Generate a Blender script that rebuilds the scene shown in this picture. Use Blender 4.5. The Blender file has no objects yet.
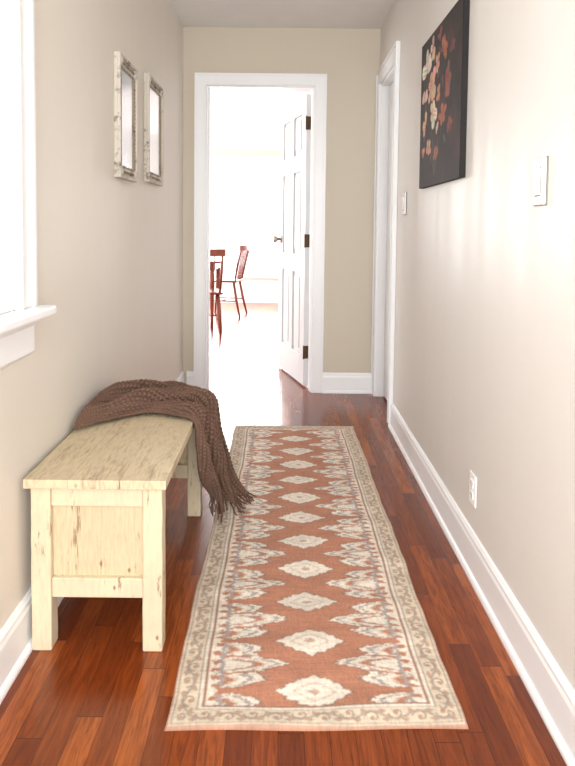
import bpy, bmesh, math, random
import numpy as np
from mathutils import Vector, Matrix
random.seed(7); rng = np.random.default_rng(5)
PI = math.pi
SC = bpy.context.scene; COL = SC.collection
try:
    SC.view_settings.view_transform = 'Standard'
except Exception:
    pass

# ------------------------------------------------------------------ sizes
XL, XR, D, H = -0.674, 0.632, 4.179, 2.44      # left wall, right wall, end wall, ceiling
WT = 0.12                                       # wall thickness
DO0, DO1, DOH = -0.518, 0.203, 2.060            # doorway in the end wall
RY0, RY1 = 3.54, 4.10                           # doorway in the right wall
WY0, WY1, WZ0, WZ1 = 0.68, 1.548, 0.900, 2.08   # window in the left wall
FY = 9.2                                        # end of the far room
FX0, FX1 = -3.0, 1.6

# ------------------------------------------------------------------ node helpers
def s2l(c):
    return tuple(((v/255)/12.92 if v/255 <= .04045 else (((v/255)+.055)/1.055)**2.4) for v in c)
def rgba(c): return (*s2l(c), 1)
class NT:
    def __init__(s, name):
        s.m = bpy.data.materials.new(name); s.m.use_nodes = True
        s.t = s.m.node_tree; s.b = s.t.nodes['Principled BSDF']
    def n(s, typ, ins=None, **pr):
        x = s.t.nodes.new(typ)
        for k, v in pr.items(): setattr(x, k, v)
        for k, v in (ins or {}).items(): s.put(x.inputs[k], v)
        return x
    def put(s, sock, v):
        if hasattr(v, 'is_output') or isinstance(v, bpy.types.NodeSocket): s.t.links.new(v, sock)
        else: sock.default_value = v
    def math(s, op, a, b=0.0, c=0.0):
        x = s.n('ShaderNodeMath', operation=op); s.put(x.inputs[0], a); s.put(x.inputs[1], b); s.put(x.inputs[2], c)
        return x.outputs[0]
    def mix(s, f, a, b, blend='MIX'):
        x = s.n('ShaderNodeMix', data_type='RGBA', blend_type=blend)
        s.put(x.inputs[0], f); s.put(x.inputs[6], a); s.put(x.inputs[7], b)
        return x.outputs[2]
    def ramp(s, f, stops, interp='LINEAR'):
        x = s.n('ShaderNodeValToRGB'); s.put(x.inputs[0], f); r = x.color_ramp; r.interpolation = interp
        while len(r.elements) < len(stops): r.elements.new(.5)
        for e, (p, c) in zip(r.elements, stops): e.position = p; e.color = c if len(c) == 4 else (*c, 1)
        return x.outputs[0]
    def pos(s, scale=(1,1,1), obj=True):
        tc = s.n('ShaderNodeTexCoord').outputs['Object'] if obj else s.n('ShaderNodeNewGeometry').outputs['Position']
        mp = s.n('ShaderNodeMapping'); s.t.links.new(tc, mp.inputs[0]); mp.inputs['Scale'].default_value = scale
        return mp.outputs[0]
    def noise(s, vec, scale=5, detail=3, rough=.5, dist=0):
        x = s.n('ShaderNodeTexNoise'); s.put(x.inputs['Vector'], vec); x.inputs['Scale'].default_value = scale
        x.inputs['Detail'].default_value = detail; x.inputs['Roughness'].default_value = rough; x.inputs['Distortion'].default_value = dist
        return x.outputs[0]
    def bump(s, h, strength=.2, dist=.01):
        x = s.n('ShaderNodeBump'); s.put(x.inputs['Height'], h); x.inputs['Strength'].default_value = strength; x.inputs['Distance'].default_value = dist
        s.t.links.new(x.outputs[0], s.b.inputs['Normal'])
    def base(s, v): s.put(s.b.inputs['Base Color'], v)
    def rough(s, v): s.put(s.b.inputs['Roughness'], v)

def plain(name, c, rough=.5, metal=0, var=.04, bump=0, bscale=60):
    m = NT(name); n = m.noise(m.pos(), 8, 3)
    a = rgba(c); b = tuple(min(1, x*(1-var*2)) for x in a[:3]) + (1,)
    m.base(m.mix(n, a, b)); m.rough(rough); m.b.inputs['Metallic'].default_value = metal
    if bump: m.bump(m.noise(m.pos(), bscale, 2), bump, .004)
    return m.m
def wall_mat(name, c, rough=.48, spec=.32):
    m = NT(name); n = m.noise(m.pos((1, 1, .35), False), 1.6, 3)
    a = rgba(c); b = tuple(x*.95 for x in a[:3]) + (1,)
    m.base(m.mix(n, a, b))
    m.rough(m.math('ADD', m.math('MULTIPLY', m.noise(m.pos((5, 5, .25), False), 3, 2), .26), rough-.13))
    m.b.inputs['Specular IOR Level'].default_value = spec
    h = m.math('ADD', m.noise(m.pos((1,1,1), False), 140, 2), m.math('MULTIPLY', m.noise(m.pos((1,1,.08), False), 6, 1), 7.0))
    m.bump(h, .09, .004)
    return m.m
M = {}
M['wall'] = wall_mat('cream_wall_paint', (231, 224, 213))
M['wallr'] = wall_mat('pale_cream_wall_paint', (229, 225, 219), .48, .30)
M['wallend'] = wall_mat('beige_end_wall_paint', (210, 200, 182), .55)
M['ceil'] = plain('ceiling_paint', (238, 236, 233), .8)
M['trim'] = plain('white_trim_paint', (248, 249, 250), .32, var=.01)
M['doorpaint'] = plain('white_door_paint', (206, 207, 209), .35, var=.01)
M['white'] = plain('white_plastic', (254, 254, 254), .3, var=.002)
M['dark'] = plain('dark_slot', (120, 114, 108), .5)
M['seam'] = plain('shadow_seam', (140, 136, 128), .7)
M['bronze'] = plain('aged_bronze', (84, 62, 44), .4, .7)
M['knob'] = plain('pewter_knob', (170, 162, 150), .3, .8)
M['redwood'] = plain('cherry_furniture_wood', (130, 58, 38), .4, var=.15)
M['farwall'] = plain('cream_room_paint', (244, 242, 238), .6)
M['fartrim'] = plain('cream_window_trim_paint', (196, 184, 156), .5)
M['screw'] = plain('screw_metal', (190, 188, 182), .3, .6)

# floor
m = NT('red_hardwood_floor')
sep = m.n('ShaderNodeSeparateXYZ'); m.t.links.new(m.pos((1,1,1), False), sep.inputs[0])
X, Y = sep.outputs[0], sep.outputs[1]
fx = m.math('DIVIDE', X, .0572); row = m.math('FLOOR', fx)
w1 = m.n('ShaderNodeTexWhiteNoise', noise_dimensions='1D'); m.put(w1.inputs['W'], row)
py = m.math('DIVIDE', m.math('ADD', Y, m.math('MULTIPLY', w1.outputs[0], 3.1)), .52); idx = m.math('FLOOR', py)
cb = m.n('ShaderNodeCombineXYZ'); m.put(cb.inputs[0], row); m.put(cb.inputs[1], idx)
w2 = m.n('ShaderNodeTexWhiteNoise', noise_dimensions='2D'); m.t.links.new(cb.outputs[0], w2.inputs['Vector'])
r = w2.outputs[0]
gv = m.n('ShaderNodeCombineXYZ'); m.put(gv.inputs[0], m.math('MULTIPLY', X, 26)); m.put(gv.inputs[1], m.math('MULTIPLY', Y, 2.2)); m.put(gv.inputs[2], m.math('MULTIPLY', r, 37))
g = m.noise(gv.outputs[0], 1.6, 5, .6, 1.6)
g2 = m.noise(gv.outputs[0], 7, 3, .6, .4)
base = m.ramp(r, [(0, rgba((110,48,18))), (.3, rgba((128,58,21))), (.7, rgba((142,67,25))), (1, rgba((168,88,39)))])
base = m.mix(m.math('MULTIPLY', m.ramp(g, [(.42,(0,0,0)),(.60,(1,1,1))]), .5), base, rgba((88,33,11)))
base = m.mix(m.math('MULTIPLY', m.ramp(g2, [(.5,(0,0,0)),(.66,(1,1,1))]), .42), base, rgba((68,26,9)))
fa = m.math('FRACT', fx); gap = m.math('ADD', m.math('LESS_THAN', fa, .022), m.math('LESS_THAN', m.math('FRACT', py), .0035))
gap = m.math('MINIMUM', gap, 1.0)
m.base(m.mix(m.math('MULTIPLY', gap, .75), base, rgba((40,14,7))))
m.rough(m.math('ADD', .17, m.math('MULTIPLY', g, .12)))
m.bump(m.math('SUBTRACT', m.math('MULTIPLY', g, .14), gap), .10, .0015)
M['floor'] = m.m

def chippy(name, paint, wood, amount, sc=(1,1,1), rough=.6, strength=.8, soft=.09, grain=0, spots=.8):
    m = NT(name); p = m.pos(sc)
    n1 = m.noise(p, 9, 6, .68, .5); n2 = m.noise(p, 40, 4, .6); n3 = m.noise(m.pos(), 3, 2)
    sp = m.n('ShaderNodeTexVoronoi'); m.t.links.new(m.pos((1,1,.6)), sp.inputs['Vector']); sp.inputs['Scale'].default_value = 26
    spot = m.ramp(sp.outputs['Distance'], [(.05,(1,1,1)),(.14,(0,0,0))])
    mask = m.ramp(m.math('ADD', m.math('MULTIPLY', n1, .75), m.math('MULTIPLY', n2, .25)), [(amount,(0,0,0)),(amount+soft,(1,1,1))])
    dark = tuple(x*.76 for x in rgba(paint)[:3]) + (1,)
    c = m.mix(m.noise(m.pos(), 5, 4, .6), rgba(paint), dark)
    if grain: c = m.mix(m.math('MULTIPLY', m.ramp(n2, [(.4,(0,0,0)),(.7,(1,1,1))]), grain), c, rgba(wood))
    c = m.mix(m.math('MULTIPLY', mask, strength), c, m.mix(n2, rgba(wood), tuple(x*.5 for x in rgba(wood)[:3])+(1,)))
    c = m.mix(m.math('MULTIPLY', m.math('MULTIPLY', spot, m.ramp(n3, [(.44,(0,0,0)),(.58,(1,1,1))])), spots), c, rgba((110,68,38)))
    m.base(c); m.rough(rough); m.bump(m.math('SUBTRACT', m.math('MULTIPLY', n2, .4), m.math('MULTIPLY', mask, strength)), .35, .002)
    return m.m
M['bench'] = chippy('chipped_cream_paint', (226,210,178), (146,104,68), .575, (3,3,.6), strength=.72, soft=.05, grain=.14)
M['benchtop'] = chippy('worn_tan_cream_wood', (222,204,170), (142,108,76), .51, (4,.7,1), strength=.52, soft=.16, grain=.26, spots=.6)
M['benchpanel'] = chippy('worn_cream_panel_paint', (218,200,164), (144,104,66), .56, (5,1,.6), strength=.72, soft=.07, grain=.24)
M['frame'] = chippy('chipped_white_frame_paint', (214,206,192), (98,80,62), .54, (2,2,2), strength=.8)
M['frame_in'] = chippy('worn_inner_moulding', (162,148,126), (82,64,48), .51, (2,2,2))
m = NT('mirror_glass'); m.base(m.mix(m.noise(m.pos(), 6), (.50,.52,.54,1), (.42,.44,.46,1))); m.rough(.22); m.b.inputs['Metallic'].default_value = 1; M['mirror'] = m.m
m = NT('brown_knit_wool'); n = m.noise(m.pos(), 120, 3); n2 = m.noise(m.pos(), 9, 2)
at = m.n('ShaderNodeAttribute', attribute_name='Col')
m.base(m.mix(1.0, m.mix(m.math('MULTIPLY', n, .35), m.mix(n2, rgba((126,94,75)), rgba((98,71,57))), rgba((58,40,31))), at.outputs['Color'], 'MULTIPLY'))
m.rough(.9); m.bump(n, .5, .003); m.b.inputs['Sheen Weight'].default_value = .06; M['knit'] = m.m
m = NT('brown_wool_yarn'); n = m.noise(m.pos(), 120, 3); m.base(m.mix(n, rgba((112,82,66)), rgba((70,50,39)))); m.rough(.9); M['yarn'] = m.m
def attr_mat(name, rough, bs, bstr):
    m = NT(name); at = m.n('ShaderNodeAttribute', attribute_name='Col')
    n = m.noise(m.pos(), bs, 2)
    m.base(m.mix(m.math('MULTIPLY', n, .16), at.outputs['Color'], (.16,.11,.09,1)))
    m.rough(rough); m.bump(n, bstr, .003)
    return m.m
M['rug'] = attr_mat('woven_rug_wool', .95, 260, .6)
M['paint'] = attr_mat('canvas_oil_paint', .75, 200, .2)
M['canvas'] = plain('black_canvas_edge', (20, 15, 15), .7)
m = NT('window_glass'); m.t.nodes.remove(m.b)
tr = m.t.nodes.new('ShaderNodeBsdfTransparent'); gl = m.t.nodes.new('ShaderNodeBsdfGlossy'); gl.inputs['Roughness'].default_value = .03
mx = m.t.nodes.new('ShaderNodeMixShader'); mx.inputs[0].default_value = .05
m.t.links.new(tr.outputs[0], mx.inputs[1]); m.t.links.new(gl.outputs[0], mx.inputs[2]); m.t.links.new(mx.outputs[0], m.t.nodes['Material Output'].inputs[0])
M['glass'] = m.m

# ------------------------------------------------------------------ mesh helpers
def box(bm, x0, x1, y0, y1, z0, z1):
    vs = [bm.verts.new((x, y, z)) for x in (x0, x1) for y in (y0, y1) for z in (z0, z1)]
    for f in ((0,1,3,2),(4,6,7,5),(0,4,5,1),(2,3,7,6),(0,2,6,4),(1,5,7,3)):
        bm.faces.new([vs[i] for i in f])
def prism(bm, prof, a0, a1, axis):
    def P(p, a): return (p[0], a, p[1]) if axis == 'y' else ((a, p[0], p[1]) if axis == 'x' else (p[0], p[1], a))
    A = [bm.verts.new(P(p, a0)) for p in prof]; B = [bm.verts.new(P(p, a1)) for p in prof]; n = len(prof)
    bm.faces.new(A[::-1]); bm.faces.new(B)
    for i in range(n): bm.faces.new((A[i], A[(i+1)%n], B[(i+1)%n], B[i]))
def tube(bm, pts, rad, seg=8, cap=True):
    pts = [Vector(p) for p in pts]; rs = rad if isinstance(rad, (list, tuple)) else [rad]*len(pts)
    rings = []
    for i, p in enumerate(pts):
        d = (pts[min(i+1, len(pts)-1)] - pts[max(i-1, 0)]).normalized()
        u = d.cross(Vector((0,0,1)) if abs(d.z) < .9 else Vector((1,0,0))).normalized(); v = d.cross(u)
        rings.append([bm.verts.new(p + (u*math.cos(2*PI*k/seg) + v*math.sin(2*PI*k/seg))*rs[i]) for k in range(seg)])
    for a, b in zip(rings, rings[1:]):
        for k in range(seg): bm.faces.new((a[k], a[(k+1)%seg], b[(k+1)%seg], b[k]))
    if cap: bm.faces.new(rings[0][::-1]); bm.faces.new(rings[-1])
def obj(name, bm, mat, parent=None, bevel=0, off=None, smooth=False, seg=2):
    if off is not None: bmesh.ops.translate(bm, verts=bm.verts, vec=-Vector(off))
    bmesh.ops.recalc_face_normals(bm, faces=bm.faces)
    me = bpy.data.meshes.new(name); bm.to_mesh(me); bm.free(); me.materials.append(mat)
    o = bpy.data.objects.new(name, me); COL.objects.link(o)
    if parent: o.parent = parent
    if smooth:
        for p in me.polygons: p.use_smooth = True
    if bevel:
        b = o.modifiers.new('bevel', 'BEVEL'); b.width = bevel; b.segments = seg; b.limit_method = 'ANGLE'; b.angle_limit = math.radians(40)
    return o
def boxes(name, lst, mat, parent=None, bevel=0, off=None):
    bm = bmesh.new()
    for b in lst: box(bm, *b)
    return obj(name, bm, mat, parent, bevel, off)
def thing(name, label, cat, loc=(0,0,0), rz=0, group=None, kind=None):
    o = bpy.data.objects.new(name, None); COL.objects.link(o); o.location = loc; o.rotation_euler = (0,0,rz); o.empty_display_size = .05
    o['label'] = label; o['category'] = cat
    if group: o['group'] = group
    if kind: o['kind'] = kind
    return o
def tag(o, label, cat, kind=None):
    o['label'] = label; o['category'] = cat
    if kind: o['kind'] = kind
    return o
def struct(o, label, cat): return tag(o, label, cat, 'structure')

# ------------------------------------------------------------------ the setting
struct(boxes('floor', [(FX0-.1, FX1+.1, -1.6, FY+.2, -.06, 0)], M['floor']), 'glossy red hardwood strip floor', 'floor')
struct(boxes('ceiling', [(FX0-.1, FX1+.1, -1.6, FY+.2, H, H+.06)], M['ceil']), 'plain pale ceiling', 'ceiling')
wl = [(XL-WT, XL, -1.6, WY0, 0, H), (XL-WT, XL, WY1, D, 0, H), (XL-WT, XL, WY0, WY1, 0, WZ0), (XL-WT, XL, WY0, WY1, WZ1, H)]
struct(boxes('wall_left', wl, M['wall']), 'cream painted left wall holding the window and mirrors', 'wall')
wr = [(XR, XR+WT, -1.6, RY0, 0, H), (XR, XR+WT, RY1, D, 0, H), (XR, XR+WT, RY0, RY1, DOH, H)]
struct(boxes('wall_right', wr, M['wallr']), 'pale painted right wall with floral canvas and switches', 'wall')
wf = [(FX0, DO0, D, D+WT, 0, H), (DO1, FX1, D, D+WT, 0, H), (DO0, DO1, D, D+WT, DOH, H)]
struct(boxes('wall_end', wf, M['wallend']), 'beige end wall with a doorway to the bright room', 'wall')
# far room
bx0, bx1, bz0, bz1 = -1.75, .15, .40, 2.16
struct(boxes('wall_dining_back', [(FX0, bx0, FY, FY+.1, 0, H), (bx1, FX1, FY, FY+.1, 0, H), (bx0, bx1, FY, FY+.1, 0, bz0), (bx0, bx1, FY, FY+.1, bz1, H)], M['farwall']), 'sunlit back wall of the dining room beyond the doorway', 'wall')
struct(boxes('wall_dining_left', [(FX0-.1, FX0, D, 5.2, 0, H), (FX0-.1, FX0, 8.6, FY+.1, 0, H), (FX0-.1, FX0, 5.2, 8.6, 0, .3), (FX0-.1, FX0, 5.2, 8.6, 2.2, H)], M['farwall']), 'left wall of the dining room with a wide unseen opening added for light', 'wall')  # opening added out of view to let the side fill in
struct(boxes('wall_dining_right', [(FX1, FX1+.1, D, FY+.1, 0, H)], M['farwall']), 'right wall of the dining room', 'wall')
w2 = thing('window_2', 'overexposed window on the back wall of the dining room', 'window', (0, FY, 0), kind='structure')
boxes('window_casing', [(bx0-.08, bx0, FY-.02, FY, bz0-.03, bz1+.10), (bx1, bx1+.08, FY-.02, FY, bz0-.03, bz1+.10), (bx0, bx1, FY-.02, FY, bz1, bz1+.10)], M['fartrim'], w2, .003, w2.location)
boxes('window_sill', [(bx0-.1, bx1+.1, FY-.06, FY, bz0-.03, bz0)], M['trim'], w2, .004, w2.location)
boxes('window_frame', [(bx0, bx1, FY+.03, FY+.06, bz0, bz0+.05), (bx0, bx1, FY+.03, FY+.06, bz1-.05, bz1), (bx0, bx0+.05, FY+.03, FY+.06, bz0+.05, bz1-.05), (bx1-.05, bx1, FY+.03, FY+.06, bz0+.05, bz1-.05), (-.84, -.78, FY+.03, FY+.06, bz0+.05, bz1-.05)], M['trim'], w2, .003, w2.location)
struct(boxes('baseboard_dining', [(FX0, FX1, FY-.015, FY, 0, .12)], M['trim'], None, .003), 'white baseboard at the back of the dining room', 'baseboard')

# baseboards
def base_prof(x, s):   # s = direction into the room
    return [(x, 0), (x+s*.026, 0), (x+s*.026, .008), (x+s*.022, .016), (x+s*.015, .02), (x+s*.015, .108), (x+s*.012, .118), (x+s*.012, .126), (x+s*.006, .136), (x, .138)]
bm = bmesh.new(); prism(bm, base_prof(XL, 1), -1.6, D, 'y'); struct(obj('baseboard_left', bm, M['trim']), 'white baseboard along the left wall', 'baseboard')
bm = bmesh.new(); prism(bm, base_prof(XR, -1), -1.6, RY0-.09, 'y'); struct(obj('baseboard_right', bm, M['trim']), 'white baseboard along the right wall', 'baseboard')
bm = bmesh.new(); prism(bm, base_prof(D, -1), XL+.03, DO0-.078, 'x'); prism(bm, base_prof(D, -1), DO1+.078, XR, 'x')
struct(obj('baseboard_end', bm, M['trim']), 'white baseboard on the end wall beside the doorway', 'baseboard')

# casings
def casing_bars(bm, horiz0, horiz1, top, cw, put):
    # put(a0,a1,d0,d1,z0,z1): a along the wall, d out of the wall
    for (a0, a1, sg) in ((horiz0-cw, horiz0, 1), (horiz1, horiz1+cw, -1)):
        put(a0, a1, 0, .016, 0, top+cw)
        if sg == 1: put(a0, a0+.016, .016, .024, 0, top+cw); put(a1-.014, a1-.005, .016, .020, 0, top)
        else: put(a1-.016, a1, .016, .024, 0, top+cw); put(a0+.005, a0+.014, .016, .020, 0, top)
    put(horiz0, horiz1, 0, .016, top, top+cw); put(horiz0-cw+.016, horiz1+cw-.016, .016, .024, top+cw-.016, top+cw); put(horiz0, horiz1, .016, .020, top+.005, top+.014)
bm = bmesh.new(); casing_bars(bm, DO0, DO1, DOH, .078, lambda a0,a1,d0,d1,z0,z1: box(bm, a0, a1, D-d1, D-d0, z0, z1))
for x0, x1 in ((DO0, DO0+.010), (DO1-.010, DO1)): box(bm, x0, x1, D, D+WT, 0, DOH)
box(bm, DO0+.010, DO1-.010, D, D+WT, DOH-.012, DOH)
box(bm, DO0+.010, DO0+.018, D+.04, D+.075, 0, DOH-.012); box(bm, DO1-.018, DO1-.010, D+.04, D+.075, 0, DOH-.012)
struct(obj('trim_1', bm, M['trim'], None, .0025), 'white door casing framing the doorway in the end wall', 'door casing')
bm = bmesh.new(); casing_bars(bm, RY0, RY1-.012, DOH, .088, lambda a0,a1,d0,d1,z0,z1: box(bm, XR-d1, XR-d0, a0, min(a1, D-.002), z0, z1))
for y0, y1 in ((RY0, RY0+.014), (RY1-.014, RY1)): box(bm, XR, XR+WT, y0, y1, 0, DOH)
box(bm, XR, XR+WT, RY0+.014, RY1-.014, DOH-.014, DOH)
struct(obj('trim_2', bm, M['trim'], None, .0025), 'white door casing at the far end of the right wall', 'door casing')

def panel_door(root, w, h, t, mat):
    st, mid = .105, .085
    zs = [(.22, .80), (.93, 1.52), (1.64, h-.12)]
    bm = bmesh.new()
    box(bm, 0, st, 0, t, .012, h); box(bm, w-st, w, 0, t, .012, h)
    for a, b in ((.012, zs[0][0]), (zs[0][1], zs[1][0]), (zs[1][1], zs[2][0]), (zs[2][1], h)): box(bm, st, w-st, 0, t, a, b)
    cx = w/2
    for a, b in zs: box(bm, cx-mid/2, cx+mid/2, 0, t, a, b)
    obj('door_frame', bm, mat, root, .003)
    for a, b in zs:
        for x0, x1 in ((st, cx-mid/2), (cx+mid/2, w-st)):
            bm = bmesh.new(); box(bm, x0, x1, .015, t-.015, a, b)
            box(bm, x0+.035, x1-.035, .004, t-.004, a+.035, b-.035)
            obj('door_panel', bm, mat, root, .009)
def knob(parent, x, y0, y1, z):
    bm = bmesh.new()
    for y, s in ((y0, -1), (y1, 1)):
        tube(bm, [(x, y, z), (x, y+s*.006, z), (x, y+s*.007, z)], [.03, .03, .014], 20)
        tube(bm, [(x, y+s*.006, z), (x, y+s*.03, z), (x, y+s*.036, z), (x, y+s*.05, z), (x, y+s*.062, z), (x, y+s*.066, z)], [.011, .011, .022, .029, .022, .008], 20)
    return obj('doorknob', bm, M['knob'], parent, smooth=True)
# open leaf: hinge on the right jamb of the end doorway, local x runs away from the hinge
LW = DO1-DO0-.030
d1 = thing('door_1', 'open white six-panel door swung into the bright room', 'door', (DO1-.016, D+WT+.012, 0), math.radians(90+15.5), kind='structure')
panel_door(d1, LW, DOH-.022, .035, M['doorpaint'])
knob(d1, LW-.065, 0, .035, 1.03)
for z in (.25, 1.03, 1.84):
    bm = bmesh.new(); box(bm, -.0025, 0, .002, .033, z-.045, z+.045); tube(bm, [(-.004, .036, z-.047), (-.004, .036, z+.047)], .006, 10)
    obj('hinge', bm, M['bronze'], d1)
d2 = thing('door_2', 'closed white door recessed in the right wall near the corner', 'door', (XR+.05, RY0+.016, 0), math.radians(90), kind='structure')
bm = bmesh.new(); box(bm, 0, RY1-RY0-.032, -.035, 0, .012, DOH-.016); obj('door_leaf', bm, M['trim'], d2, .002)
for a, b in ((.2, .9), (1.05, 1.9)):
    bm = bmesh.new(); box(bm, .09, RY1-RY0-.122, 0, .006, a, b); obj('door_panel', bm, M['trim'], d2, .004)

# window
w1 = thing('window_1', 'bright white window with sill on the left wall', 'window', (XL, WY0, 0), kind='structure'); o_ = w1.location
cw = .088
bm = bmesh.new()
for y0, y1 in ((WY0-cw, WY0), (WY1, WY1+cw)):
    box(bm, XL, XL+.016, y0, y1, WZ0+.004, WZ1+cw)
box(bm, XL+.016, XL+.026, WY1+cw-.02, WY1+cw, WZ0+.004, WZ1+cw); box(bm, XL+.016, XL+.021, WY1+.004, WY1+.016, WZ0+.004, WZ1)
box(bm, XL+.016, XL+.026, WY0-cw, WY0-cw+.02, WZ0+.004, WZ1+cw)
box(bm, XL, XL+.016, WY0, WY1, WZ1, WZ1+cw)
obj('window_casing', bm, M['trim'], w1, .003, o_)
boxes('window_jamb', [(XL-WT, XL, WY0, WY0+.012, WZ0, WZ1), (XL-WT, XL, WY1-.012, WY1, WZ0, WZ1), (XL-WT, XL, WY0+.012, WY1-.012, WZ1-.012, WZ1)], M['trim'], w1, .002, o_)
boxes('window_sill', [(XL-WT, XL, WY0+.012, WY1-.012, WZ0-.0, WZ0+.02), (XL, XL+.068, WY0-cw-.02, WY1+cw+.026, WZ0-.020, WZ0+.004)], M['trim'], w1, .006, o_)
bm = bmesh.new(); prism(bm, [(XL, WZ0-.020), (XL+.034, WZ0-.020), (XL+.032, WZ0-.032), (XL+.02, WZ0-.044), (XL+.016, WZ0-.048), (XL+.016, WZ0-.115), (XL+.006, WZ0-.125), (XL, WZ0-.125)], WY0-cw, WY1+cw, 'y')
obj('window_apron', bm, M['trim'], w1, 0, o_)
xs = XL-.11; zm = (WZ0+WZ1)/2
sy0, sy1 = WY0+.012, WY1-.012
boxes('window_sash', [(xs, xs+.03, sy0, sy0+.03, WZ0+.02, WZ1-.012), (xs, xs+.03, sy1-.03, sy1, WZ0+.02, WZ1-.012), (xs, xs+.03, sy0+.03, sy1-.03, WZ0+.02, WZ0+.07), (xs, xs+.03, sy0+.03, sy1-.03, WZ1-.06, WZ1-.012), (xs, xs+.03, sy0+.03, sy1-.03, zm-.02, zm+.02)], M['trim'], w1, .003, o_)
boxes('window_pane', [(xs+.012, xs+.016, sy0+.025, sy1-.025, WZ0+.06, WZ1-.05)], M['glass'], w1, 0, o_)

# ------------------------------------------------------------------ rug
def grid_obj(name, P, C, mat, parent=None, off=None):
    ny, nx = P.shape[:2]; V = P.reshape(-1, 3).astype(np.float32)
    if off is not None: V = V - np.array(off, dtype=np.float32)
    i = np.arange(ny-1)[:, None]*nx + np.arange(nx-1)[None, :]
    F = np.stack([i, i+1, i+nx+1, i+nx], -1).reshape(-1, 4)
    me = bpy.data.meshes.new(name)
    me.vertices.add(len(V)); me.vertices.foreach_set('co', V.ravel())
    me.loops.add(F.size); me.loops.foreach_set('vertex_index', F.ravel().astype(np.int32))
    me.polygons.add(len(F)); me.polygons.foreach_set('loop_start', (np.arange(len(F))*4).astype(np.int32))
    me.polygons.foreach_set('use_smooth', np.ones(len(F), dtype=bool))
    me.update(calc_edges=True); me.validate()
    if C is not None:
        a = me.color_attributes.new(name='Col', type='FLOAT_COLOR', domain='POINT')
        c = np.ones((len(V), 4), dtype=np.float32); c[:, :3] = C.reshape(-1, 3); a.data.foreach_set('color', c.ravel())
    me.materials.append(mat)
    o = bpy.data.objects.new(name, me); COL.objects.link(o)
    if parent: o.parent = parent
    return o
def lin(c): return np.array(s2l(c))
def vnoise(x, y, seed=0):     # smooth value noise
    r = np.random.default_rng(seed); T = r.random((256, 256))
    xi = np.floor(x).astype(int); yi = np.floor(y).astype(int); fx = x-xi; fy = y-yi
    fx = fx*fx*(3-2*fx); fy = fy*fy*(3-2*fy)
    g = lambda a, b: T[a % 256, b % 256]
    return (g(xi,yi)*(1-fx)+g(xi+1,yi)*fx)*(1-fy) + (g(xi,yi+1)*(1-fx)+g(xi+1,yi+1)*fx)*fy
def blur(C, n=1):
    for _ in range(n):
        for ax in (0, 1):
            C = (np.roll(C, 1, ax)+2*C+np.roll(C, -1, ax))/4
    return C
RW, RL = .680, 2.12
NX, NY = 320, 960
u = np.linspace(0, RW, NX)[None, :].repeat(NY, 0); v = np.linspace(0, RL, NY)[:, None].repeat(NX, 1)
# wandering weave: wefts slip sideways so that motif edges look streaky, not ruler straight
slip = (vnoise(u*3, v*260, 61)-.5)
uw = u + .0030*(vnoise(u*40, v*70, 31)-.5) + .014*slip
vw = v + .0050*(vnoise(u*45, v*30, 33)-.5) + .002*(vnoise(u*150, v*200, 34)-.5)
vq = np.round(vw/.0038)*.0038; uq = uw
rust, cream, grey, brown, beige = lin((182,121,93)), lin((232,223,208)), lin((166,156,151)), lin((136,104,88)), lin((218,204,182))
tan = lin((206,176,154))
C = np.zeros((NY, NX, 3)) + rust
hb, he = .078, .066
cu = RW/2; a = np.abs(uq-cu); hw = RW/2-hb
s = .180; v0 = .110
k = np.round((vq-v0)/s); dv = vq-(v0+k*s)
def put(mask, col): C[mask] = col
ph_ = (vq-v0)/s
sg = (ph_-np.floor(ph_)) - .5                     # -0.5..0.5, 0 midway between two medallions
rowi = np.floor(ph_)
yy = np.abs(sg)*2
saw = lambda x: np.abs((x % 1.0)-.5)*2            # 1 at whole numbers, 0 halfway
field = (np.abs(u-cu) < hw-.002)
# broad jagged side motif of off-white and grey reaching in between the medallions
sl = sg + (a-.17)*.55
tri = saw(sl*3.0+.5)                               # 0 on a prong tip, 1 between prongs
lim = .048 + .118*np.clip(yy-.06, 0, 1)**1.0 + .062*tri + .016*saw(sl*9)
lim = np.round(lim/.009)*.009
dd = a-lim
hi = (yy < .90) & field
put(hi & (dd > -.012), lin((148,110,92)))
put(hi & (dd > -.002), cream)
put(hi & (dd > .018) & (dd < .032), grey)
put(hi & (dd > .058) & (dd < .066), tan)
put(hi & (dd > .066) & (dd < .084) & (tri < .7), rust)
put(hi & (dd > .084) & (dd < .092), grey)
put(hi & (tri > .90) & (dd > .0) & (a < hw-.030), rust)
put(hi & (a > hw-.040) & (a < hw-.030), grey)
put(hi & (a > hw-.030) & (saw(sl*6+.5) > .55), rust)
put(hi & (a > hw-.010) , cream)
put((a > hw-.024) & field & (yy >= .90), cream)
# centre medallions: lobed diamonds
um = u + .0030*(vnoise(u*40, v*70, 31)-.5) + .006*slip
X_, Y_ = (um-cu)/.078, dv/.044
rr = (np.abs(X_)**1.22+np.abs(Y_)**1.22)**(1/1.22); th = np.arctan2(Y_, X_)
R = 1.0 + .05*np.cos(12*th)
inside = (vq > he) & (vq < RL-he-.002)
put((rr < R*1.22) & inside, lin((150,112,94))); put((rr < R*1.11) & inside, cream)
put((np.abs(rr-.62) < .05) & inside, lin((212,190,170)))
put((rr < .20) & inside, lin((194,164,144)))
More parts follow.
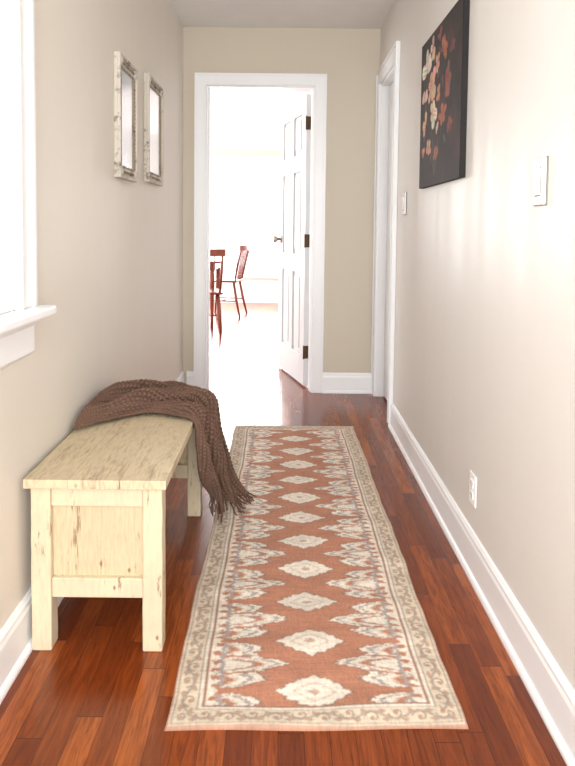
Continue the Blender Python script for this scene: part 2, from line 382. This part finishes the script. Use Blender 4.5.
# border
d = np.minimum(np.minimum(u, RW-u), np.minimum(v, RL-v)*hb/he)
side = np.minimum(u, RW-u) <= np.minimum(v, RL-v)
al = np.where(side, vw, u)
put(d < hb, beige)
put((d > hb-.005) & (d < hb), brown*1.1); put((d > hb-.013) & (d < hb-.006), cream); put((d > hb-.017) & (d < hb-.013), lin((168,154,144)))
bb = d-.038 + .003*(vnoise(u*60, v*60, 41)-.5); per = .110
ph = al/per; q = ph-np.floor(ph)
mk = (d < hb-.018) & (d > .014)
bg_ = lin((168,152,138))
put(mk & (np.abs(bb-.012*np.sin(2*PI*ph)) < .0036), bg_)
for c0, cy_, sgn in ((.25, -.006, 1), (.75, .006, -1)):
    lx = (q-c0)*per; ly = bb-cy_
    rs_ = np.hypot(lx, ly); ts_ = np.arctan2(ly*sgn, lx)
    sp_ = .004 + .0024*(ts_+PI)                     # spiral radius
    put(mk & (rs_ < .0215) & (np.abs(rs_-sp_) < .0024), lin((162,144,128)))
    put(mk & (rs_ < .0050), lin((186,140,114)))
for off_, ctr in ((.03, .013), (.53, -.013), (.44, .013), (.94, -.013)):
    lx = (q-off_)*per; ly = bb-ctr
    put((np.abs(lx)/.013+np.abs(ly)/.0075 < 1) & mk, lin((182,152,130)))
put((d > .0105) & (d < .014), lin((166,150,136))); put(d < .0105, lin((220,204,182))); put(d < .0045, lin((168,118,94)))
C = blur(C, 1)
C *= (1 + .24*(vnoise(u*260, v*90, 1)-.5) + .18*(vnoise(u*16, v*12, 2)-.5) + .22*(vnoise(u*30, v*240, 6)-.5))[..., None]
C = C*.94 + .06*lin((206,184,168))
# placement on the floor (four corners)
c00, c10, c11, c01 = [np.array(p) for p in ((-.254,1.318),(.426,1.332),(.410,3.43),(-.256,3.425))]
su, sv = (u/RW)[..., None], (v/RL)[..., None]
XY = (c00*(1-su)+c10*su)*(1-sv)+(c01*(1-su)+c11*su)*sv
XY[..., 0] += .0022*np.sin(v*8+1) + .0014*np.sin(v*21)
XY[..., 1] += .0025*np.sin(u*14)
Z = .0085 + .0020*np.sin(v*48+np.sin(u*9)*1.4) + .0034*(vnoise(u*9, v*16, 3)-.5) + .0010*(vnoise(u*200, v*260, 4)-.5)
Z[0, :] = Z[-1, :] = .0006; Z[:, 0] = Z[:, -1] = .0006
tag(grid_obj('runner_rug', np.dstack([XY, Z]), C, M['rug']), 'long terracotta runner rug with cream medallions on hardwood floor', 'rug')

# ------------------------------------------------------------------ bench
B = thing('wooden_bench', 'low distressed cream wooden bench against the left wall', 'bench', (-.478, 1.985, 0)); bo = B.location
x0, x1, y0, y1, zt = -.649, -.306, 1.574, 2.390, .443
lw = .052
for sx in (0, 1):
    for sy in (0, 1):
        ax0 = x0 if sx == 0 else x1-lw; ay0 = y0 if sy == 0 else y1-.050
        bm = bmesh.new(); box(bm, ax0, ax0+lw, ay0, ay0+.050, 0, zt)
        bmesh.ops.subdivide_edges(bm, edges=[e for e in bm.edges if abs(e.verts[0].co.z-e.verts[1].co.z) > .1], cuts=11)
        for vv in bm.verts:
            if .02 < vv.co.z < zt-.01: vv.co.x += random.uniform(-.0008, .0008); vv.co.y += random.uniform(-.0008, .0008)
        obj('leg', bm, M['bench'], B, .004, bo)
tx0, tx1, ty0, ty1 = -.660, -.293, 1.555, 2.408
cuts = [tx0, -.545, -.412, tx1]
for i in range(3):
    bm = bmesh.new(); box(bm, cuts[i]+.0002, cuts[i+1]-.0002, ty0+(.001, 0, .001)[i], ty1-(0, .003, .001)[i], zt, zt+.024+(0, .0002, -.0001)[i])
    obj('top_board', bm, M['benchtop'], B, .0014, bo)
for ya, yb in ((y0+.006, y0+.03), (y1-.03, y1-.006)):
    boxes('top_rail', [(x0+lw, x1-lw, ya, yb, zt-.056, zt)], M['bench'], B, .003, bo)
    boxes('bottom_rail', [(x0+lw, x1-lw, ya, yb, .142, .195)], M['bench'], B, .003, bo)
    boxes('end_panel', [(x0+lw, x1-lw, ya+.015, ya+.022, .195, zt-.056)], M['benchpanel'], B, 0, bo)
boxes('side_rail', [(x1-.035, x1-.013, y0+.050, y1-.050, zt-.056, zt)], M['bench'], B, .003, bo)
boxes('back_panel', [(x0+.012, x0+.028, y0+.050, y1-.050, .142, zt)], M['bench'], B, .003, bo)

# ------------------------------------------------------------------ throw
T = thing('knit_throw', 'chunky brown knitted throw draped over the far end of the bench', 'blanket', (-.40, 2.2, .47)); to = T.location
L = np.array([
 [(-.650,1.91,.480),(-.58,2.00,.480),(-.46,2.09,.481),(-.35,2.06,.482),(-.287,2.025,.468),(-.275,2.000,.39),(-.268,2.05,.27),(-.256,2.20,.15)],
 [(-.652,1.97,.504),(-.58,2.05,.510),(-.46,2.15,.506),(-.35,2.13,.502),(-.272,2.10,.476),(-.256,2.09,.37),(-.246,2.14,.23),(-.234,2.28,.10)],
 [(-.652,2.08,.516),(-.58,2.15,.522),(-.46,2.23,.514),(-.35,2.21,.508),(-.262,2.19,.480),(-.238,2.19,.34),(-.224,2.25,.19),(-.204,2.36,.055)],
 [(-.650,2.23,.514),(-.58,2.27,.516),(-.46,2.31,.510),(-.35,2.29,.502),(-.260,2.28,.478),(-.230,2.29,.33),(-.202,2.35,.17),(-.166,2.43,.036)],
 [(-.648,2.37,.482),(-.58,2.39,.482),(-.46,2.40,.484),(-.35,2.39,.486),(-.276,2.385,.462),(-.240,2.385,.31),(-.194,2.44,.15),(-.140,2.51,.028)]])
def cr(P, t):     # Catmull-Rom along axis 0, t array in 0..1
    n = len(P); P = np.concatenate([[2*P[0]-P[1]], P, [2*P[-1]-P[-2]]]); f = t*(n-1); i = np.clip(np.floor(f).astype(int), 0, n-2); f = (f-i)[:, None, None]
    p0, p1, p2, p3 = P[i], P[i+1], P[i+2], P[i+3]
    return .5*((2*p1)+(-p0+p2)*f+(2*p0-5*p1+4*p2-p3)*f**2+(-p0+3*p1-3*p2+p3)*f**3)
NT_, NS_ = 700, 500
tt = np.linspace(0, 1, NT_); ss = np.linspace(0, 1, NS_)
A1 = cr(L.transpose(1, 0, 2), tt)                 # NT x 5 x 3
P = cr(A1.transpose(1, 0, 2), ss).transpose(1, 0, 2)   # NT x NS x 3
def normals(P):
    n = np.cross(np.gradient(P, axis=0), np.gradient(P, axis=1)); n /= np.linalg.norm(n, axis=2, keepdims=True)+1e-9
    return n
n = normals(P)
if n[NT_//4, NS_//2, 2] < 0: n = -n
S, TT = np.meshgrid(ss, tt)
edge = np.clip(np.minimum(S, 1-S)*6, 0, 1)*np.clip(TT*8, 0, 1)
wob = .6*np.sin(TT*5+1)+.35*np.sin(TT*11)
fold = np.sin(2*PI*(2.7*S+wob*.6)) ; fold2 = np.sin(2*PI*(6.0*S-1.6*TT+.2+.5*np.sin(TT*7)))
P = P + n*((.018*fold+.010*fold2 + .036*(vnoise(TT*8, S*5, 9)-.5))*edge)[..., None]
n = normals(P)
if n[NT_//4, NS_//2, 2] < 0: n = -n
lw_, ww_ = TT*.95 + .006*(vnoise(TT*30, S*20, 51)-.5), S*.52 + .010*np.sin(TT*9) + .006*(vnoise(TT*25, S*14, 52)-.5)
c_ = ww_/.0150
col_ = np.floor(c_); cf = c_-col_
arc = np.sin(PI*cf)
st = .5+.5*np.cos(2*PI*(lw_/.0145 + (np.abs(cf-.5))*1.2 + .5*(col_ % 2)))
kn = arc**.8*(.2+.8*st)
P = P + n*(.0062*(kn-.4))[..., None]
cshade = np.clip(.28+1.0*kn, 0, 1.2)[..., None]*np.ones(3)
P[..., 0] = np.maximum(P[..., 0], XL+.004)
P[..., 2] = np.maximum(P[..., 2], .012)
onb = (P[..., 0] < -.288) & (P[..., 1] < 2.412)
P[..., 2] = np.where(onb & (TT < .55), np.maximum(P[..., 2], .4725), P[..., 2])
P[..., 0] = np.where((P[..., 2] < .4725) & (P[..., 1] < 2.415), np.maximum(P[..., 0], -.287), P[..., 0])
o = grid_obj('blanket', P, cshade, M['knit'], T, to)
sm = o.modifiers.new('solidify', 'SOLIDIFY'); sm.thickness = .004; sm.offset = 0
# tassels along the lower end
end = P[-1]
for i in range(32):
    sj = int((i+.5)/32*(NS_-1)); p = Vector(end[sj]); rr_ = random.random
    if p.z > .06:
        dn = min(p.z-.014, .05+.03*rr_())
        pts = [p, p+Vector((.006*(rr_()-.3), .004, -dn*.4)), p+Vector((.010*(rr_()-.4), .004*rr_(), -dn*.75)), p+Vector((.012*(rr_()-.3), .01*(rr_()-.5), -dn))]
    else:
        ang = -.9+1.0*rr_(); ln = .025+.025*rr_()
        dx, dy = math.cos(ang)*ln, math.sin(ang)*ln - .004
        pts = [p, p+Vector((dx*.3, dy*.3, -.3*(p.z-.014))), Vector((p.x+dx*.65, p.y+dy*.65+.006*(rr_()-.5), .0185)), Vector((p.x+dx, p.y+dy, .0165))]
    bm = bmesh.new(); tube(bm, pts, [.0044, .0034, .0030, .0025], 8); obj('tassel', bm, M['yarn'], T, off=to, smooth=True)

# ------------------------------------------------------------------ mirrors on the left wall
def mirror(ya, yb, za, zb, label):
    t = thing('wall_mirror', label, 'mirror', (XL, (ya+yb)/2, za), group=None); fo = t.location
    w = .050; th = .028
    bm = bmesh.new()
    for (a0, a1, b0, b1) in ((ya, ya+w, za, zb), (yb-w, yb, za, zb), (ya+w, yb-w, za, za+w), (ya+w, yb-w, zb-w, zb)):
        box(bm, XL, XL+.018, a0, a1, b0, b1)
    obj('frame', bm, M['frame'], t, .004, fo)
    bm = bmesh.new(); q = .013
    for (a0, a1, b0, b1) in ((ya, ya+q, za, zb), (yb-q, yb, za, zb), (ya+q, yb-q, za, za+q), (ya+q, yb-q, zb-q, zb)):
        box(bm, XL+.016, XL+th, a0, a1, b0, b1)
    obj('outer_moulding', bm, M['frame'], t, .004, fo)
    bm = bmesh.new(); e0 = w-.008
    for (a0, a1, b0, b1) in ((ya+e0, ya+w+.003, za+e0, zb-e0), (yb-w-.003, yb-e0, za+e0, zb-e0), (ya+w+.003, yb-w-.003, za+e0, za+w+.003), (ya+w+.003, yb-w-.003, zb-w-.003, zb-e0)):
        box(bm, XL+.010, XL+.020, a0, a1, b0, b1)
    obj('inner_moulding', bm, M['frame_in'], t, .003, fo)
    # carved rope running round the face as one continuous ridge
    bm = bmesh.new(); g_ = .027
    cs = [(ya+g_, za+g_), (yb-g_, za+g_), (yb-g_, zb-g_), (ya+g_, zb-g_)]; ring = []
    for i in range(4):
        (ya_, za_), (yb_, zb_) = cs[i], cs[(i+1) % 4]; ln = math.hypot(yb_-ya_, zb_-za_); kN = max(6, int(ln/.006))
        for j in range(kN): ring.append((ya_+(yb_-ya_)*j/kN, za_+(zb_-za_)*j/kN))
    RR = []
    for i, (y_, z_) in enumerate(ring):
        y2, z2 = ring[(i+1) % len(ring)]; y1_, z1_ = ring[i-1]; ty, tz = y2-y1_, z2-z1_; l_ = math.hypot(ty, tz); ny_, nz_ = -tz/l_, ty/l_
        rad = .0045+.0032*(i % 3 == 0)
        RR.append([bm.verts.new((XL+.0165+rad*math.sin(k_*PI/3), y_+ny_*rad*math.cos(k_*PI/3), z_+nz_*rad*math.cos(k_*PI/3))) for k_ in range(4)])
    for i in range(len(RR)):
        A_, B_ = RR[i], RR[(i+1) % len(RR)]
        for k_ in range(3): bm.faces.new((A_[k_], A_[k_+1], B_[k_+1], B_[k_]))
    obj('carved_rope', bm, M['frame_in'], t, off=fo, smooth=True)
    for cy in (ya+.027, yb-.027):
        for cz in (za+.027, zb-.027):
            bm = bmesh.new()
            tube(bm, [(XL+.016, cy, cz), (XL+.026, cy, cz), (XL+.032, cy, cz)], [.020, .016, .007], 14)
            for kk in range(6):
                an = kk*PI/3; tube(bm, [(XL+.017, cy+.013*math.cos(an), cz+.013*math.sin(an)), (XL+.027, cy+.016*math.cos(an), cz+.016*math.sin(an))], [.007, .005], 8)
            obj('corner_rosette', bm, M['frame'], t, off=fo, smooth=True)
    boxes('mirror_glass', [(XL+.012, XL+.0165, ya+w, yb-w, za+w, zb-w)], M['mirror'], t, 0, fo)
mirror(2.475, 2.77, 1.313, 1.805, 'chipped white framed mirror nearest the window on the left wall')
mirror(3.00, 3.35, 1.335, 1.852, 'chipped white framed mirror nearest the end doorway')

# ------------------------------------------------------------------ painting on the right wall
pa, pb, pz0, pz1 = 2.165, 2.80, 1.300, 1.925; pd = .022
A = thing('floral_canvas', 'large dark canvas of cream and rust flowers on the right wall', 'painting', (XR, (pa+pb)/2, pz0)); ao = A.location
boxes('canvas_body', [(XR-pd, XR, pa, pb, pz0, pz1)], M['canvas'], A, .002, ao)
N = 280
gx = np.linspace(0, 1, N)[None, :].repeat(N, 0); gy = np.linspace(0, 1, N)[:, None].repeat(N, 1)   # gx: 0 = far (left as seen), 1 = near
PC = np.zeros((N, N, 3)) + lin((26, 18, 20))
PC += np.clip(vnoise(gx*5, gy*6, 11)[..., None]-.45, 0, 1)*lin((92, 54, 48))*.6
PC += ((vnoise(gx*20, gy*14, 12) > .80)*.3)[..., None]*lin((60, 44, 38))
rp = random.Random(33)
def petal(cx, cy, ang, ln, wd, col, op=.8):
    dx, dy = gx-cx, gy-cy; c, s_ = math.cos(ang), math.sin(ang)
    a_ = (dx*c+dy*s_)/ln; b_ = (-dx*s_+dy*c)/wd
    q_ = ((a_-.5)*2)**2+(b_*(1.25-.5*a_))**2
    mk = (q_ < 1)
    sh = np.clip(.64+.5*a_+.22*np.sin(b_*9), .3, 1.15)[..., None]
    PC[mk] = ((1-op)*PC+op*lin(col)*sh)[mk]
def bloom(cx, cy, R_, col, n_=6, spread=2*PI, rot=0, wd=.42, op=.92):
    for i in range(n_):
        an = rot+spread*i/n_+rp.uniform(-.35, .35)
        cc = tuple(max(0, min(255, c_+rp.randint(-26, 14))) for c_ in col)
        petal(cx+rp.uniform(-.01,.01), cy+rp.uniform(-.01,.01), an, R_*rp.uniform(.6, 1.2), R_*wd*rp.uniform(.5, .8), cc, op*rp.uniform(.75, 1))
def stem(xa, ya_, xb, yb_, col=(92, 88, 64)):
    for q_ in np.linspace(0, 1, 40):
        x_ = xa+(xb-xa)*q_+.02*math.sin(q_*5); y_ = ya_+(yb_-ya_)*q_
        PC[np.hypot(gx-x_, gy-y_) < .0045] = lin(col)
for x_, y_ in ((.2,.75),(.35,.6),(.55,.8),(.3,.4),(.5,.3),(.65,.55),(.12,.6)): stem(x_, y_, .45, .06)
for i in range(18): petal(rp.uniform(.12,.80), rp.uniform(.10,.88), rp.uniform(0, 6.3), rp.uniform(.05,.10), rp.uniform(.012,.020), (112+rp.randint(-20,20), 98+rp.randint(-20,10), 72), .55)
for cx, cy, R_, col in ((.62,.82,.09,(192,116,92)), (.72,.60,.10,(168,92,76)), (.60,.42,.085,(198,118,82)), (.46,.20,.065,(188,116,86)), (.80,.78,.05,(136,74,66)), (.78,.34,.06,(144,80,68)), (.50,.93,.05,(172,106,90))):
    bloom(cx, cy, R_, col, 7, rot=rp.random()*6, op=.8)
for cx, cy, R_, col, n_, sp_ in ((.18,.79,.125,(248,234,212),5,PI), (.34,.89,.07,(238,208,182),5,2*PI), (.12,.60,.09,(246,220,190),4,PI), (.32,.66,.11,(242,194,164),7,2*PI), (.46,.76,.065,(234,176,152),5,2*PI), (.16,.42,.085,(244,190,144),5,PI), (.37,.47,.10,(248,224,198),6,2*PI), (.12,.23,.055,(224,162,124),4,PI), (.50,.57,.055,(228,158,124),5,2*PI), (.27,.26,.07,(236,176,144),6,2*PI), (.49,.34,.05,(238,200,170),4,PI)):
    bloom(cx, cy, R_, col, n_, sp_, rot=rp.random()*1.5, wd=.5)
PC = blur(PC, 1)
Yp = pb-gx*(pb-pa); Zp = pz0+gy*(pz1-pz0)
PP = np.dstack([np.full_like(Yp, XR-pd-.0008), Yp*.998+.002*(pa+pb)/2, Zp])
grid_obj('picture', PP, np.clip(PC, 0, 1), M['paint'], A, ao)

# ------------------------------------------------------------------ switches and outlet
def switch(y, z, label, w=.070, h=.114):
    t = thing('light_switch', label, 'light switch', (XR, y, z)); fo = t.location
    boxes('painted_plate_shadow', [(XR-.003, XR, y-w/2-.0018, y+w/2+.0018, z-h/2-.0018, z+h/2+.0018)], M['seam'], t, 0, fo)  # grey rim painted as the shadow gap around the plate
    boxes('wall_plate', [(XR-.010, XR-.003, y-w/2, y+w/2, z-h/2, z+h/2)], M['white'], t, .003, fo)
    boxes('painted_rocker_shadow', [(XR-.0108, XR-.010, y-.0185, y+.0185, z-.036, z+.036)], M['seam'], t, 0, fo)  # grey sheet standing in for the shaded seam around the rocker
    bm = bmesh.new(); prism(bm, [(XR-.0108, z-.033), (XR-.0125, z-.033), (XR-.0125, z), (XR-.020, z+.033), (XR-.0108, z+.033)], y-.0165, y+.0165, 'y'); obj('rocker', bm, M['white'], t, .0008, fo)
    for s_ in (-1, 1):
        bm = bmesh.new(); tube(bm, [(XR-.0098, y, z+s_*.048), (XR-.0112, y, z+s_*.048)], .003, 10); obj('screw', bm, M['screw'], t, off=fo)
switch(1.525, 1.237, 'large white rocker light switch on the bright wall right of the painting')
switch(3.22, 1.25, 'small white light switch beside the casing at the far end of the right wall')
oy, oz = 1.985, .272
t = thing('power_outlet', 'white duplex power outlet low on the right wall above baseboard', 'outlet', (XR, oy, oz)); fo = t.location
boxes('wall_plate', [(XR-.005, XR, oy-.031, oy+.031, oz-.051, oz+.051)], M['white'], t, .002, fo)
for s_ in (-1, 1):
    zc = oz+s_*.019
    rc = boxes('receptacle', [(XR-.008, XR-.005, oy-.015, oy+.015, zc-.013, zc+.013)], M['white'], t, .0025, fo)
    bm = bmesh.new(); box(bm, XR-.0085, XR-.0078, oy-.008, oy-.0055, zc-.004, zc+.006); box(bm, XR-.0085, XR-.0078, oy+.0055, oy+.008, zc-.004, zc+.006); box(bm, XR-.0085, XR-.0078, oy-.002, oy+.002, zc-.011, zc-.007)
    obj('slot', bm, M['dark'], rc, 0, fo)
bm = bmesh.new(); tube(bm, [(XR-.005, oy, oz), (XR-.0065, oy, oz)], .003, 10); obj('screw', bm, M['screw'], t, off=fo)

# ------------------------------------------------------------------ dining furniture
def chair(loc, rz, label):
    t = thing('dining_chair', label, 'chair', loc, rz, 'dining chairs in the bright room'); W_ = M['redwood']
    bm = bmesh.new(); prism(bm, [(-.21,-.19), (.21,-.19), (.225,-.05), (.215,.16), (.16,.20), (-.16,.20), (-.215,.16), (-.225,-.05)], .435, .46, 'z'); obj('seat', bm, W_, t, .01)
    for sx in (-1, 1):
        bm = bmesh.new(); tube(bm, [(sx*.16, .15, .44), (sx*.18, .175, .22), (sx*.20, .20, 0)], [.015, .018, .011], 10); obj('leg', bm, W_, t, smooth=True)
        bm = bmesh.new(); tube(bm, [(sx*.15, -.14, .44), (sx*.17, -.18, .22), (sx*.19, -.23, 0)], [.015, .018, .011], 10); obj('leg', bm, W_, t, smooth=True)
        bm = bmesh.new(); tube(bm, [(sx*.18, -.165, .455), (sx*.195, -.20, .65), (sx*.205, -.26, .88)], [.013, .015, .011], 10); obj('back_post', bm, W_, t, smooth=True)
        bm = bmesh.new(); tube(bm, [(sx*.182, .178, .2), (sx*.172, -.185, .2)], .008, 8); obj('stretcher', bm, W_, t, smooth=True)
    bm = bmesh.new(); tube(bm, [(-.175, 0, .2), (.175, 0, .2)], .008, 8); obj('stretcher', bm, W_, t, smooth=True)
    for i in range(5):
        x = -.12+.06*i; bm = bmesh.new(); tube(bm, [(x*.9, -.17, .455), (x, -.21, .66), (x*1.05, -.252, .85)], .006, 8); obj('spindle', bm, W_, t, smooth=True)
    bm = bmesh.new()
    pr = [(-.235,-.255), (-.12,-.275), (0,-.282), (.12,-.275), (.235,-.255), (.235,-.235), (.12,-.255), (0,-.262), (-.12,-.255), (-.235,-.235)]
    prism(bm, pr, .83, .90, 'z'); obj('top_rail', bm, W_, t, .006)
chair((-.72, 7.88, 0), math.radians(80), 'red wooden spindle chair standing apart right of the dining table')
chair((-.83, 6.42, 0), math.radians(6), 'red wooden spindle chair half hidden by the left side of the doorway')
t = thing('dining_table', 'red wooden dining table mostly hidden behind the doorway', 'table', (-1.29, 7.17, 0))
TX, TY = .62, .42
bm = bmesh.new(); box(bm, -TX, TX, -TY, TY, .72, .75); obj('tabletop', bm, M['redwood'], t, .008)
bm = bmesh.new()
for b in ((-.55,.55,-.36,-.34), (-.55,.55,.34,.36), (-.55,-.53,-.34,.34), (.53,.55,-.34,.34)): box(bm, *b, .65, .72)
obj('apron', bm, M['redwood'], t)
for sx in (-1, 1):
    for sy in (-1, 1):
        bm = bmesh.new(); tube(bm, [(sx*.51, sy*.32, .72), (sx*.51, sy*.32, .5), (sx*.51, sy*.32, .1), (sx*.51, sy*.32, 0)], [.026, .028, .018, .020], 12); obj('leg', bm, M['redwood'], t, smooth=True)

# ------------------------------------------------------------------ light
wd = bpy.data.worlds.new('World'); SC.world = wd; wd.use_nodes = True
bg = wd.node_tree.nodes['Background']; bg.inputs[0].default_value = (.96, .98, 1, 1); bg.inputs[1].default_value = 2.05
def area(name, loc, target, sx, sy, power, col=(1,1,1)):
    l = bpy.data.lights.new(name, 'AREA'); l.shape = 'RECTANGLE'; l.size = sx; l.size_y = sy; l.energy = power; l.color = col
    o = bpy.data.objects.new(name, l); COL.objects.link(o); o.location = loc
    o.rotation_euler = (Vector(target)-Vector(loc)).to_track_quat('-Z', 'Y').to_euler()
    return o
area('window_daylight', (XL-.45, (WY0+WY1)/2-.05, 1.5), (1, (WY0+WY1)/2+.5, 1.2), 1.1, 1.2, 10, (.97,.99,1))
area('rear_fill', (0, -1.45, 1.35), (0, 3, 1.2), 1.2, 2.0, 93, (.96,.985,1))  # fill added behind the camera to brighten the hallway
area('dining_window_daylight', (-.8, FY+.5, 1.3), (-.8, 4, .9), 2.0, 1.9, 360, (.98,.99,1))
area('dining_side_fill', (FX0-.4, 6.9, 1.3), (0, 7.4, .2), 3.2, 1.8, 230, (.98,.99,1))  # fill added at the unseen side opening to brighten the dining room

# ------------------------------------------------------------------ camera
F = 620.0; p_, r_ = math.radians(3), math.radians(.6)
cam = bpy.data.cameras.new('camera'); co = bpy.data.objects.new('camera', cam); COL.objects.link(co)
co.matrix_world = Matrix.Translation((0, 0, 1.1175)) @ Matrix.Rotation(PI/2-p_, 4, 'X') @ Matrix.Rotation(r_, 4, 'Z')
cam.sensor_fit = 'AUTO'; cam.sensor_width = 36; cam.lens = F/766*36
cx = 283-F*math.tan(p_)*math.sin(r_); cy = 228+F*math.tan(p_)*math.cos(r_)
cam.shift_x = (287.5-cx)/766; cam.shift_y = (cy-383)/766
cam.clip_start = .05
SC.camera = co
